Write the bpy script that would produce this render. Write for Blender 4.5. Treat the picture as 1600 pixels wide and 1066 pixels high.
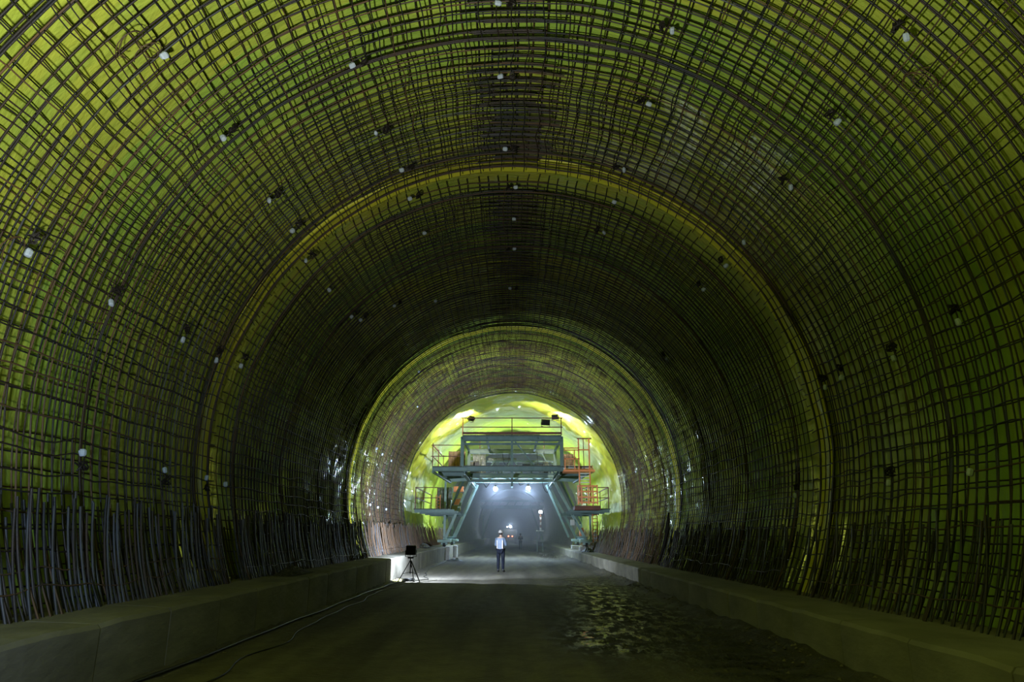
import bpy, math, random
import numpy as np
random.seed(7); rng = np.random.default_rng(7)
PI = math.pi
for o in list(bpy.data.objects): bpy.data.objects.remove(o)
SC = bpy.context.scene
COL = SC.collection

# ------------------------------------------------------------------ camera
cam_d = bpy.data.cameras.new('camera'); cam = bpy.data.objects.new('camera', cam_d); COL.objects.link(cam)
cam_d.sensor_width = 36; cam_d.lens = 24; cam_d.clip_start = .05; cam_d.clip_end = 600
cam.location = (0, 0, 1.57); cam.rotation_euler = (math.radians(90 + 15.86), 0, 0)
SC.camera = cam
SC.view_settings.view_transform = 'Standard'; SC.view_settings.look = 'None'
SC.view_settings.exposure = 0.0; SC.view_settings.gamma = 1.0; SC.view_settings.use_curve_mapping = False
w = bpy.data.worlds.new('world'); SC.world = w; w.use_nodes = True
w.node_tree.nodes['Background'].inputs[0].default_value = (.5, .6, .8, 1)
w.node_tree.nodes['Background'].inputs[1].default_value = 0.0015
SC.cycles.max_bounces = 8; SC.cycles.diffuse_bounces = 4; SC.cycles.glossy_bounces = 3
SC.cycles.volume_bounces = 1; SC.cycles.sample_clamp_indirect = 4.0

def aim(o, d):
    from mathutils import Vector
    o.rotation_euler = Vector(d).to_track_quat('-Z', 'Y').to_euler()
def light(name, kind, loc, energy, color, d=None, size=None, spot=None, blend=0, radius=.05, parent=None):
    L = bpy.data.lights.new(name, kind); L.energy = energy; L.color = color
    if kind == 'AREA': L.shape = 'DISK'; L.size = size
    else: L.shadow_soft_size = radius
    if kind == 'SPOT': L.spot_size = spot; L.spot_blend = blend
    o = bpy.data.objects.new(name, L); COL.objects.link(o); o.location = loc
    if d: aim(o, d)
    if parent: o.parent = parent
    return o
COOL = (.68, .81, 1.0)
# work light behind the photographer, thrown up at the vault
wl = light('work_light', 'AREA', (-1.2, .9, 1.1), 990, (.97, 1.0, .90), d=(-.20, .06, .9), size=.28)
wl.data.spread = math.radians(150)
sl = light('side_work_light', 'AREA', (-2.6, 1.0, 1.5), 60, (.55, .72, 1.0), d=(-.72, 1.0, .05), size=.4)
sl.data.spread = math.radians(60)
# tripod floodlight on the left (its housing is built below)
light('tripod_flood', 'SPOT', (-3.47, 24.72, 1.06), 820, COOL, d=(.25, 1, 0), spot=PI, radius=.08)
light('tripod_flood_beam', 'SPOT', (-3.45, 24.76, 1.10), 5200, COOL, d=(.26, 1, .30), spot=math.radians(125), blend=.7, radius=.12)
# floodlights on the gantry top, turned away from the camera
light('rail_flood', 'SPOT', (1.65, 41.2, 8.05), 160, (1, .97, .9), d=(.3, .6, .5), spot=math.radians(170), radius=.1)
light('rail_flood_left', 'SPOT', (-2.3, 41.2, 8.05), 1150, (1, .97, .9), d=(-.75, .35, .0), spot=math.radians(160), blend=.2, radius=.1)
light('rail_flood_right', 'SPOT', (2.6, 41.2, 8.2), 1000, (1, .97, .9), d=(.75, .35, .0), spot=math.radians(160), blend=.2, radius=.1)
light('tower_fill', 'SPOT', (.4, 47.2, 6.2), 130, (.9, .95, 1), d=(0, 1, .35), spot=math.radians(150), blend=.3, radius=.15)  # unseen fill spot added inside the tower to brighten the sheeting beyond
# lamps under and beyond the gantry
for lx, ly, lz, e in ((-1.2, 50.6, 4.75, 1700), (1.18, 50.6, 4.8, 1500)):
    light('under_lamp', 'POINT', (lx, ly, lz), e, (.52, .70, 1.0), radius=.14)
light('mast_light', 'POINT', (2.84, 70, 3.75), 2000, (.52, .70, 1.0), radius=.14)
light('vehicle_light', 'POINT', (-.3, 126.8, 3.3), 800, (.5, .68, 1.0), radius=.14)

# ------------------------------------------------------------------ materials
def mat(name, color, rough=.7, metal=0, c2=None, scale=4, bump=0, bscale=30, spec=.5, detail=4, lo=.4, hi=.65, stretch=None, coat=0):
    m = bpy.data.materials.new(name); m.use_nodes = True
    nt = m.node_tree; b = nt.nodes['Principled BSDF']
    b.inputs['Base Color'].default_value = (*color, 1); b.inputs['Roughness'].default_value = rough
    b.inputs['Metallic'].default_value = metal; b.inputs['Specular IOR Level'].default_value = spec
    b.inputs['Coat Weight'].default_value = coat; b.inputs['Coat Roughness'].default_value = .09
    if c2 or bump:
        tc = nt.nodes.new('ShaderNodeTexCoord'); src = tc.outputs['Object']
        if stretch:
            mp = nt.nodes.new('ShaderNodeMapping'); mp.inputs['Scale'].default_value = stretch
            nt.links.new(src, mp.inputs[0]); src = mp.outputs[0]
    if c2:
        n = nt.nodes.new('ShaderNodeTexNoise'); n.inputs['Scale'].default_value = scale; n.inputs['Detail'].default_value = detail
        r = nt.nodes.new('ShaderNodeValToRGB'); r.color_ramp.elements[0].position = lo; r.color_ramp.elements[1].position = hi
        r.color_ramp.elements[0].color = (*color, 1); r.color_ramp.elements[1].color = (*c2, 1)
        nt.links.new(src, n.inputs['Vector']); nt.links.new(n.outputs['Fac'], r.inputs[0]); nt.links.new(r.outputs[0], b.inputs['Base Color'])
    if bump:
        n = nt.nodes.new('ShaderNodeTexNoise'); n.inputs['Scale'].default_value = bscale; n.inputs['Detail'].default_value = 5
        bp = nt.nodes.new('ShaderNodeBump'); bp.inputs['Strength'].default_value = bump; bp.inputs['Distance'].default_value = .05
        nt.links.new(src, n.inputs['Vector']); nt.links.new(n.outputs['Fac'], bp.inputs['Height']); nt.links.new(bp.outputs[0], b.inputs['Normal'])
    return m
def emis(name, color, s):
    m = bpy.data.materials.new(name); m.use_nodes = True; b = m.node_tree.nodes['Principled BSDF']
    b.inputs['Base Color'].default_value = (*color, 1); b.inputs['Emission Color'].default_value = (*color, 1); b.inputs['Emission Strength'].default_value = s
    return m
M = {}
for k, c in enumerate([((.37, .46, .055), (.45, .51, .06)), ((.42, .47, .055), (.34, .44, .06)), ((.29, .45, .06), (.41, .51, .065)), ((.46, .46, .045), (.38, .47, .05))]):
    M['membrane%d' % k] = mat('lime_membrane', c[0], .6, 0, c[1], 1.1, bump=.6, bscale=4.5, spec=.25, stretch=(1, 2.4, 1), coat=.9)
M['band'] = mat('joint_band', (.66, .66, .04), .5, 0, (.72, .66, .05), 2, bump=.2, bscale=9)
M['rebar'] = mat('dark_rebar', (.024, .025, .03), .5, .3, (.05, .030, .020), 1.3, bump=.15, bscale=120)
M['rebar2'] = mat('rusty_rebar', (.105, .056, .025), .7, .0, (.065, .045, .030), 2.2)
M['rebar3'] = mat('steel_rebar', (.065, .07, .085), .5, .25, (.045, .04, .036), 2.0)
M['spacer'] = mat('spacer_concrete', (.46, .53, .64), .8)
M['black'] = mat('black_paint', (.012, .012, .014), .5)
M['clump'] = mat('dark_clump', (.02, .016, .014), .6, .4)
M['kerb'] = mat('kerb_concrete', (.17, .155, .12), .85, 0, (.24, .22, .175), 1.6, bump=.25, bscale=9, stretch=(1, .6, 1.5))
M['kerb3'] = mat('brown_concrete', (.11, .095, .07), .85, 0, (.17, .15, .115), 1.6, bump=.25, bscale=9)  # darker, browner than the kerb concrete, for a stretch of left blocks
M['kerb2'] = mat('pale_concrete', (.38, .37, .35), .85, 0, (.27, .26, .24), 3, bump=.25, bscale=14)
M['shot'] = mat('shotcrete', (.16, .155, .14), .9, 0, (.24, .23, .20), .7, bump=.8, bscale=3)
M['lining'] = mat('lining_concrete', (.5, .5, .48), .8, 0, (.22, .22, .22), .5)
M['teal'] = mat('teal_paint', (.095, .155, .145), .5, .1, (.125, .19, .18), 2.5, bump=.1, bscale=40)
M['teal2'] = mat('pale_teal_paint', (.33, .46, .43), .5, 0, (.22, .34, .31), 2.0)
M['deck'] = mat('deck_plate', (.055, .065, .06), .7, .2, (.09, .075, .06), 3)
M['orange'] = mat('orange_paint', (.85, .30, .12), .5, 0, (.75, .24, .10), 3)
M['rust'] = mat('rust_rail', (.16, .05, .03), .7, 0, (.10, .04, .03), 4)
M['white'] = mat('white_paint', (.65, .65, .62), .5)
M['felt'] = mat('dark_felt', (.014, .012, .01), 1.0, spec=.02)
M['yellow'] = mat('yellow_cloth', (.30, .27, .09), .9)
M['dust'] = mat('dust_heap', (.045, .042, .04), .9, 0, (.09, .08, .07), 8, bump=.5, bscale=20)
M['hose'] = mat('black_hose', (.02, .02, .018), .5)
M['stone'] = mat('rubble_stone', (.14, .12, .09), .9, 0, (.07, .06, .05), 9)
M['lamp'] = emis('lamp_glass', (.8, .9, 1.0), 60)
M['tail'] = emis('tail_lamp', (1.0, .12, .06), 25)
M['skin'] = mat('skin', (.42, .26, .18), .6)
M['jacket'] = mat('blue_grey_jacket', (.10, .13, .19), .9, 0, (.08, .11, .155), 12)
M['vest'] = mat('white_vest', (.20, .235, .31), .9, 0, (.17, .20, .27), 9)
M['trouser'] = mat('dark_trousers', (.008, .010, .018), .95, 0, (.014, .016, .024), 8, spec=.1)
M['boot'] = mat('black_boot', (.012, .011, .01), .6)
M['helmet'] = mat('helmet_shell', (.36, .33, .31), .35)
M['hair'] = mat('dark_hair', (.012, .01, .009), .8)
M['dark_jacket'] = mat('dark_jacket', (.02, .025, .03), .85)
M['reflect'] = mat('reflective_tape', (.24, .27, .32), .3)
M['tyre'] = mat('tyre_rubber', (.015, .015, .015), .9)
M['truckpaint'] = mat('dark_truck_paint', (.035, .03, .025), .6, 0, (.06, .045, .02), 3)
M['tarp'] = mat('blue_grey_sheet', (.09, .10, .12), .7, 0, (.05, .055, .06), 5)

def floor_mat():
    m = bpy.data.materials.new('packed_mud'); m.use_nodes = True; nt = m.node_tree; b = nt.nodes['Principled BSDF']
    N = nt.nodes.new; Lk = nt.links.new
    tc = N('ShaderNodeTexCoord')
    mp = N('ShaderNodeMapping'); mp.inputs['Scale'].default_value = (1.2, .10, 1); Lk(tc.outputs['Object'], mp.inputs[0])
    n1 = N('ShaderNodeTexNoise'); n1.inputs['Scale'].default_value = 1.0; n1.inputs['Detail'].default_value = 6; Lk(mp.outputs[0], n1.inputs['Vector'])
    r1 = N('ShaderNodeValToRGB'); e = r1.color_ramp.elements
    e[0].position = .36; e[0].color = (.055, .045, .032, 1); e[1].position = .66; e[1].color = (.17, .15, .115, 1)
    Lk(n1.outputs['Fac'], r1.inputs[0])
    n2 = N('ShaderNodeTexNoise'); n2.inputs['Scale'].default_value = 3.0; n2.inputs['Detail'].default_value = 8; Lk(tc.outputs['Object'], n2.inputs['Vector'])
    mx = N('ShaderNodeMix'); mx.data_type = 'RGBA'; mx.blend_type = 'MULTIPLY'; mx.inputs[0].default_value = .6
    r2 = N('ShaderNodeValToRGB'); r2.color_ramp.elements[0].position = .35; r2.color_ramp.elements[0].color = (.5, .5, .5, 1); r2.color_ramp.elements[1].position = .6
    Lk(n2.outputs['Fac'], r2.inputs[0]); Lk(r1.outputs[0], mx.inputs[6]); Lk(r2.outputs[0], mx.inputs[7])
    # damp mud (darker, glossier) towards the right-hand side, an attribute painted where the ground is soaked
    at = N('ShaderNodeAttribute'); at.attribute_name = 'wet'
    mx2 = N('ShaderNodeMix'); mx2.data_type = 'RGBA'; mx2.inputs[7].default_value = (.024, .021, .016, 1)
    mpw = N('ShaderNodeMapping'); mpw.inputs['Scale'].default_value = (2.2, .75, 1); Lk(tc.outputs['Object'], mpw.inputs[0])
    nw = N('ShaderNodeTexNoise'); nw.inputs['Scale'].default_value = 2.2; nw.inputs['Detail'].default_value = 9; nw.inputs['Roughness'].default_value = .68; Lk(mpw.outputs[0], nw.inputs['Vector'])
    rw = N('ShaderNodeValToRGB'); rw.color_ramp.elements[0].position = .47; rw.color_ramp.elements[1].position = .56; Lk(nw.outputs['Fac'], rw.inputs[0])
    gl = N('ShaderNodeMath'); gl.operation = 'MULTIPLY'; Lk(at.outputs['Fac'], gl.inputs[0]); Lk(rw.outputs[0], gl.inputs[1])
    Lk(at.outputs['Fac'], mx2.inputs[0]); Lk(mx.outputs[2], mx2.inputs[6]); Lk(mx2.outputs[2], b.inputs['Base Color'])
    mr = N('ShaderNodeMapRange'); mr.inputs[3].default_value = .85; mr.inputs[4].default_value = .13
    Lk(gl.outputs[0], mr.inputs[0]); Lk(mr.outputs[0], b.inputs['Roughness'])
    n3 = N('ShaderNodeTexNoise'); n3.inputs['Scale'].default_value = 14; n3.inputs['Detail'].default_value = 6; Lk(tc.outputs['Object'], n3.inputs['Vector'])
    bp = N('ShaderNodeBump'); bp.inputs['Strength'].default_value = .7; bp.inputs['Distance'].default_value = .04
    Lk(n3.outputs['Fac'], bp.inputs['Height']); Lk(bp.outputs[0], b.inputs['Normal'])
    return m
M['floor'] = floor_mat()
def water_mat():
    m = bpy.data.materials.new('puddle_water'); m.use_nodes = True; nt = m.node_tree; b = nt.nodes['Principled BSDF']
    b.inputs['Base Color'].default_value = (.03, .028, .02, 1); b.inputs['Roughness'].default_value = .06; b.inputs['IOR'].default_value = 1.33
    b.inputs['Specular IOR Level'].default_value = 1.0
    tc = nt.nodes.new('ShaderNodeTexCoord'); n = nt.nodes.new('ShaderNodeTexNoise'); n.inputs['Scale'].default_value = 5; n.inputs['Detail'].default_value = 3
    bp = nt.nodes.new('ShaderNodeBump'); bp.inputs['Strength'].default_value = .12; bp.inputs['Distance'].default_value = .05
    nt.links.new(tc.outputs['Object'], n.inputs['Vector']); nt.links.new(n.outputs['Fac'], bp.inputs['Height']); nt.links.new(bp.outputs[0], b.inputs['Normal'])
    return m
M['water'] = water_mat()

# ------------------------------------------------------------------ helpers
def empty(name, loc=(0, 0, 0), rz=0):
    o = bpy.data.objects.new(name, None); COL.objects.link(o); o.location = loc; o.rotation_euler.z = rz; o.empty_display_size = .2
    return o
def tag(o, label=None, cat=None, group=None, kind=None):
    if label: o['label'] = label
    if cat: o['category'] = cat
    if group: o['group'] = group
    if kind: o['kind'] = kind
    return o
def link(name, V, F, m, parent=None, smooth=False, loc=None, me=None):
    if me is None:
        me = bpy.data.meshes.new(name); me.from_pydata([tuple(map(float, v)) for v in V], [], F)
        if smooth: me.polygons.foreach_set('use_smooth', [True] * len(me.polygons))
        me.materials.append(M[m] if isinstance(m, str) else m)
    o = bpy.data.objects.new(name, me); COL.objects.link(o)
    if parent is not None: o.parent = parent
    if loc: o.location = loc
    return o
class MB:
    def __init__(s): s.V = []; s.F = []
    def add(s, V, F):
        n = len(s.V); s.V += [tuple(v) for v in V]; s.F += [tuple(i + n for i in f) for f in F]; return s
    def box(s, a, b, ch=0):
        x0, y0, z0 = a; x1, y1, z1 = b
        if not ch:
            return s.add([(x0, y0, z0), (x1, y0, z0), (x1, y1, z0), (x0, y1, z0), (x0, y0, z1), (x1, y0, z1), (x1, y1, z1), (x0, y1, z1)],
                  [(0, 3, 2, 1), (4, 5, 6, 7), (0, 1, 5, 4), (1, 2, 6, 5), (2, 3, 7, 6), (3, 0, 4, 7)])
        c = ch; V = []
        for z, i in ((z0, c), (z0 + c, 0), (z1 - c, 0), (z1, c)):
            V += [(x0 + i, y0 + i, z), (x1 - i, y0 + i, z), (x1 - i, y1 - i, z), (x0 + i, y1 - i, z)]
        F = [(3, 2, 1, 0), (12, 13, 14, 15)]
        for k in range(3):
            for j in range(4): F.append((k * 4 + j, k * 4 + (j + 1) % 4, k * 4 + 4 + (j + 1) % 4, k * 4 + 4 + j))
        return s.add(V, F)
    def frame_of(s, p, q):
        p = np.array(p, float); q = np.array(q, float); d = q - p; L = np.linalg.norm(d); d /= L
        up = np.array([0, 0, 1.]) if abs(d[2]) < .9 else np.array([0, 1., 0])
        a = np.cross(d, up); a /= np.linalg.norm(a); b = np.cross(a, d)
        return p, q, a, b
    def bar(s, p, q, wa=.05, wb=None):
        wb = wb or wa; p, q, a, b = s.frame_of(p, q)
        V = [e + a * i * wa / 2 + b * j * wb / 2 for e in (p, q) for i, j in ((-1, -1), (1, -1), (1, 1), (-1, 1))]
        return s.add(V, [(0, 1, 2, 3), (7, 6, 5, 4), (0, 4, 5, 1), (1, 5, 6, 2), (2, 6, 7, 3), (3, 7, 4, 0)])
    def ibeam(s, p, q, wf=.2, h=.25, t=.03):
        """I section: two flanges and a web"""
        p, q, a, b = s.frame_of(p, q)
        pr = [(-wf / 2, -h / 2), (wf / 2, -h / 2), (wf / 2, -h / 2 + t), (t / 2, -h / 2 + t), (t / 2, h / 2 - t), (wf / 2, h / 2 - t), (wf / 2, h / 2), (-wf / 2, h / 2), (-wf / 2, h / 2 - t), (-t / 2, h / 2 - t), (-t / 2, -h / 2 + t), (-wf / 2, -h / 2 + t)]
        V = [e + a * i + b * j for e in (p, q) for i, j in pr]; n = 12
        return s.add(V, [tuple(range(n)), tuple(range(2 * n - 1, n - 1, -1))] + [(i, i + n, (i + 1) % n + n, (i + 1) % n) for i in range(n)])
    def tube(s, P, r, n=6, cap=True):
        P = np.array(P, float); T = np.gradient(P, axis=0); T /= np.linalg.norm(T, axis=1)[:, None] + 1e-9
        up = np.array([.123, .05, 1.]); a = np.cross(T, up); a /= np.linalg.norm(a, axis=1)[:, None] + 1e-9; b = np.cross(a, T)
        r = np.broadcast_to(np.array(r, float), (len(P),))
        ang = np.arange(n) * 2 * PI / n
        V = (P[:, None] + r[:, None, None] * (a[:, None] * np.cos(ang)[None, :, None] + b[:, None] * np.sin(ang)[None, :, None])).reshape(-1, 3)
        F = [(i * n + j, i * n + (j + 1) % n, (i + 1) * n + (j + 1) % n, (i + 1) * n + j) for i in range(len(P) - 1) for j in range(n)]
        if cap: F += [tuple(range(n - 1, -1, -1)), tuple(range((len(P) - 1) * n, len(P) * n))]
        return s.add(V, F)
    def cyl(s, p, q, r, n=10, r2=None): return s.tube([p, q], [r, r if r2 is None else r2], n)
    def lathe(s, prof, c=(0, 0, 0), n=16, sx=1, sy=1):
        V = [(c[0] + r * math.cos(2 * PI * j / n) * sx, c[1] + r * math.sin(2 * PI * j / n) * sy, c[2] + z) for r, z in prof for j in range(n)]
        F = [(i * n + j, i * n + (j + 1) % n, (i + 1) * n + (j + 1) % n, (i + 1) * n + j) for i in range(len(prof) - 1) for j in range(n)]
        return s.add(V, F)
    def build(s, name, m, parent=None, smooth=False, loc=None): return link(name, s.V, s.F, m, parent, smooth, loc)

def wave(seed, n=7, fmin=.3, fmax=2.0):
    """a smooth 2-D noise: n random sine waves"""
    g = np.random.default_rng(seed); ang = g.uniform(0, 2 * PI, n); f = g.uniform(fmin, fmax, n); ph = g.uniform(0, 2 * PI, n); am = g.uniform(.5, 1, n); am /= am.sum()
    def fn(u, v): return sum(am[i] * np.sin(2 * PI * f[i] * (np.cos(ang[i]) * u + np.sin(ang[i]) * v) + ph[i]) for i in range(n)) * 1.6
    return fn

# ------------------------------------------------------------------ tunnel profile
CX, CH, RI, RO, RM = .05, 3.30, 5.66, 5.93, 6.07
FL, FR = math.radians(207.5), math.radians(-29.3)         # feet of the arch (left, right) on the kerbs
def ring(theta, r, y): return np.stack([CX + r * np.cos(theta), np.broadcast_to(y, np.shape(theta)).astype(float), CH + r * np.sin(theta)], -1)

# ------------------------------------------------------------------ floor
wa, wb, wc = wave(1, 9, .15, 1.0), wave(2, 12, .8, 3.0), wave(3, 14, 2, 6)
ys = np.concatenate([np.arange(-12, 3, .5), np.arange(3, 28, .07), np.arange(28, 60, .25), np.arange(60, 262, 2.)])
xs = np.linspace(-4.5, 4.4, 116)
X, Y = np.meshgrid(xs, ys)
def blob(x, y, cx, cy, rx, ry): return np.exp(-(((x - cx) / rx) ** 2 + ((y - cy) / ry) ** 2) ** 1.5)
wetm = np.clip(blob(X, Y, 2.5, 14.5, 1.25, 5.5) + .9 * blob(X, Y, 1.5, 11.5, .7, 1.5) + .7 * blob(X, Y, 3.2, 9, .9, 4) + blob(X, Y, 2.8, 58, 1.0, 13) + .8 * blob(X, Y, 1.9, 74, 1.0, 7) + .5 * blob(X, Y, 2.6, 24, 1.2, 6), 0, 1)
Z = .012 * wa(X * .6, Y * .25) + .006 * wb(X, Y * .6)
Z += -.02 * np.exp(-((X + 1.0) / .35) ** 2) - .02 * np.exp(-((X - 1.1) / .35) ** 2) + .01
Z += wetm * (.014 * wb(X * 1.3, Y * 1.0) + .022 * wc(X * 1.5, Y * 1.0) - .014)
ridge = np.exp(-((X - 3.98) / .30) ** 2) * (1 + .45 * wa(X, Y * .8) + .25 * wb(X, Y * .6)) * .10 + np.exp(-((X + 4.2) / .16) ** 2) * (1 + .5 * wb(X, Y)) * .05
Z += ridge
near_dry = 1 - np.clip(wetm * 3, 0, 1)
V = np.stack([X, Y, Z], -1).reshape(-1, 3); nx = len(xs)
F = [(j * nx + i, j * nx + i + 1, (j + 1) * nx + i + 1, (j + 1) * nx + i) for j in range(len(ys) - 1) for i in range(nx - 1)]
fl = link('floor', V, F, 'floor', smooth=True)
at = fl.data.attributes.new('wet', 'FLOAT', 'POINT'); at.data.foreach_set('value', np.clip(wetm * (.95 + .5 * wb(X, Y)) + .2 * np.clip(wa(X * .5, Y * .2), 0, 1), 0, 1).ravel())
tag(fl, 'packed brown mud floor of the tunnel with wheel tracks', kind='structure')

def puddle(cx, cy, rx, ry, lvl, label):
    P = MB(); n = 40
    V = [(cx, cy, lvl)] + [(cx + rx * (1 + .12 * math.sin(3 * a + cx)) * math.cos(a), cy + ry * (1 + .1 * math.sin(4 * a)) * math.sin(a), lvl) for a in [2 * PI * k / n for k in range(n)]]
    P.add(V, [(0, k + 1, (k + 1) % n + 1) for k in range(n)])
    return tag(P.build('puddle', 'water'), label, 'puddle', 'puddles in the mud')
puddle(2.25, 15, 1.45, 7.6, -.026, 'broken shallow puddle reflecting lime light, in the muddy ruts by the right kerb')
puddle(2.4, 62, 1.3, 19, -.020, 'bright wet patch on the floor under and beyond the gantry')

# ------------------------------------------------------------------ kerb walls (foundation plinths)
def kerb(side):
    L = side < 0
    root = tag(empty('wall_left' if L else 'wall_right'), 'low %s concrete kerb along the foot of the %s vault' % ('grey', 'left' if L else 'right'), kind='structure')
    xf, xb = (-4.19, -6.35) if L else (4.0, 6.35)
    edges = list(np.arange(-9, 46.6, 1.5)) + [60, 75, 90, 105, 120, 155]
    rr = random.Random(3 if L else 4)
    for y0, y1 in zip(edges, edges[1:]):
        g = .008; j = rr.uniform(-.006, .006); V = []
        n = 5
        for k in range(n):
            y = y0 + g + (y1 - y0 - 2 * g) * k / (n - 1)
            hf = (.685 + .0042 * min(y, 46)) if L else .57
            hb = hf + .04 * (1 if L else -1) * (1 if L else .6)
            e = .004 * math.sin(y * 5 + side) + .004 * math.sin(y * 11.3)
            s = 1 if L else -1
            ins = .012 if k in (0, n - 1) else 0
            V += [(xf + j * s - ins * s, y, -.3), (xf + j * s - ins * s, y, hf - .05 + e - ins), (xf + j * s - s * (.035 + ins), y, hf - .008 + e - ins), (xf - s * .4, y, hf + .008 * math.sin(y * 2.3)), (xb, y, hb), (xb, y, -.3)]
        F = []
        for k in range(n - 1):
            for q in range(6):
                a, b = k * 6 + q, k * 6 + (q + 1) % 6
                F.append((a, b, b + 6, a + 6) if not L else (a, a + 6, b + 6, b))
        F += [tuple(range(5, -1, -1)), tuple((n - 1) * 6 + q for q in range(6))]
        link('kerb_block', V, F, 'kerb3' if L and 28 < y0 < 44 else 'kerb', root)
    # starter bars beyond the last cage: far too fine to tell apart
    P = MB(); gg = random.Random(5)
    for y in np.arange(36.7, 60, .16):
        for r in (RI + .05, RO - .02):
            th0 = FL if L else FR; lean = gg.uniform(-.03, .03); h = gg.uniform(1.25, 1.65)
            th = th0 + np.linspace(0, h / r, 4) * (-1 if L else 1)
            q = ring(th, r - gg.uniform(0, .1) * np.linspace(0, 1, 4), y); q[:, 1] += lean * np.arange(4)
            P.tube(q, .014, 3, cap=False)
    tag(P.build('starter_bar', 'rebar2', root), kind='stuff')
    return root
kerb(-1); kerb(1)

# ------------------------------------------------------------------ vault: membrane sheets, joint bands, shotcrete, lining
ceil = tag(empty('ceiling'), 'tunnel vault lined with lime green waterproof sheeting', kind='structure')
wr1, wr2, wr3 = wave(11, 10, .1, .5), wave(12, 12, .5, 1.6), wave(13, 12, 1.5, 3.5)
for k in range(4):
    mm_ = M['membrane%d' % k].copy(); mm_.name = 'lime_membrane_dull'; mm_.node_tree.nodes['Principled BSDF'].inputs['Coat Weight'].default_value = .25; M['dull_membrane%d' % k] = mm_
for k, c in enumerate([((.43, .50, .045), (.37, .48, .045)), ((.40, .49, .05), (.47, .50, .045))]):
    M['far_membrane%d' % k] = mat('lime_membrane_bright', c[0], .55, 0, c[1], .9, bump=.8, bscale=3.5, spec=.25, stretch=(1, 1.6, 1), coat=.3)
y = -12.0; k = 0
while y < 66:
    nz, nt = (17, 150) if y > 35 else (9, 120)
    th = np.linspace(FL + .10, FR - .10, nt); yy = np.linspace(y - .06, y + 2.04, nz)
    T, YY = np.meshgrid(th, yy); arc = T * 6
    fold = np.abs(np.sin(arc * 1.3 + 2 * wr1(arc * .3, YY) + YY * .35)) ** 6
    amp = 1.0 if y < 35 else 3.6
    r = RM + .035 * wr1(arc, YY) + amp * .018 * wr2(arc, YY * .8) + amp * .008 * wr3(arc, YY) - .02 * fold * amp + .05 * (y > 35) - .012 * ((YY - y) / 2)
    V = np.stack([CX + r * np.cos(T), YY, CH + r * np.sin(T)], -1).reshape(-1, 3)
    F = [(j * nt + i, j * nt + i + 1, (j + 1) * nt + i + 1, (j + 1) * nt + i) for j in range(nz - 1) for i in range(nt - 1)]
    link('membrane_sheet', V, F, (('' if y < 13 else 'dull_') + 'membrane%d' % [0, 1, 2, 1, 3, 0, 2, 3][k % 8]) if y < 35 else 'far_membrane%d' % (k % 2), ceil, smooth=True)
    y += 2.0; k += 1
JOINTS = (13.2, 25.3, 36.45)
for jy in JOINTS[:2]:                                   # yellowish joint band, raised edges
    th = np.linspace(FL, FR, 150); prof = [(-.26, .02), (-.24, -.012), (-.20, -.02), (-.17, -.006), (.17, -.006), (.20, -.02), (.24, -.012), (.26, .02)]
    V = np.concatenate([ring(th, 5.985 + dr + .012 * np.sin(th * 23 + jy), jy + dy + .015 * np.sin(th * 9 + jy)) for dy, dr in prof])
    F = [(a * 150 + i, a * 150 + i + 1, (a + 1) * 150 + i + 1, (a + 1) * 150 + i) for a in range(len(prof) - 1) for i in range(149)]
    link('joint_band', V, F, 'band', ceil, smooth=True)
def shell(name, y0, y1, R, m, ny, nt, amp, extra=0):
    th = np.linspace(FL + .15, FR - .15, nt); yy = np.linspace(y0, y1, ny); T, YY = np.meshgrid(th, yy)
    r = R + amp * (wr1(T * 6, YY * .5) + .5 * wr2(T * 6, YY * .5))
    V = np.stack([CX + r * np.cos(T), YY, CH + r * np.sin(T)], -1).reshape(-1, 3)
    F = [(j * nt + i, j * nt + i + 1, (j + 1) * nt + i + 1, (j + 1) * nt + i) for j in range(ny - 1) for i in range(nt - 1)]
    return link(name, V, F, m, ceil, smooth=True)
shell('shotcrete_lining', 65, 156, 6.25, 'shot', 60, 80, .06)
# finished concrete lining further in: an annular end face and its bore
th = np.linspace(FL + .2, FR - .2, 80); V = np.concatenate([ring(th, 6.6, 152), ring(th, 5.25, 152), ring(th, 5.25, 262)])
link('concrete_lining', V, [(a * 80 + i, a * 80 + i + 1, (a + 1) * 80 + i + 1, (a + 1) * 80 + i) for a in range(2) for i in range(79)], 'lining', ceil)
th = np.linspace(0, 2 * PI, 40)[:-1]
link('end_wall', ring(th, 7, 262), [tuple(range(39))], 'shot', ceil)

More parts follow.
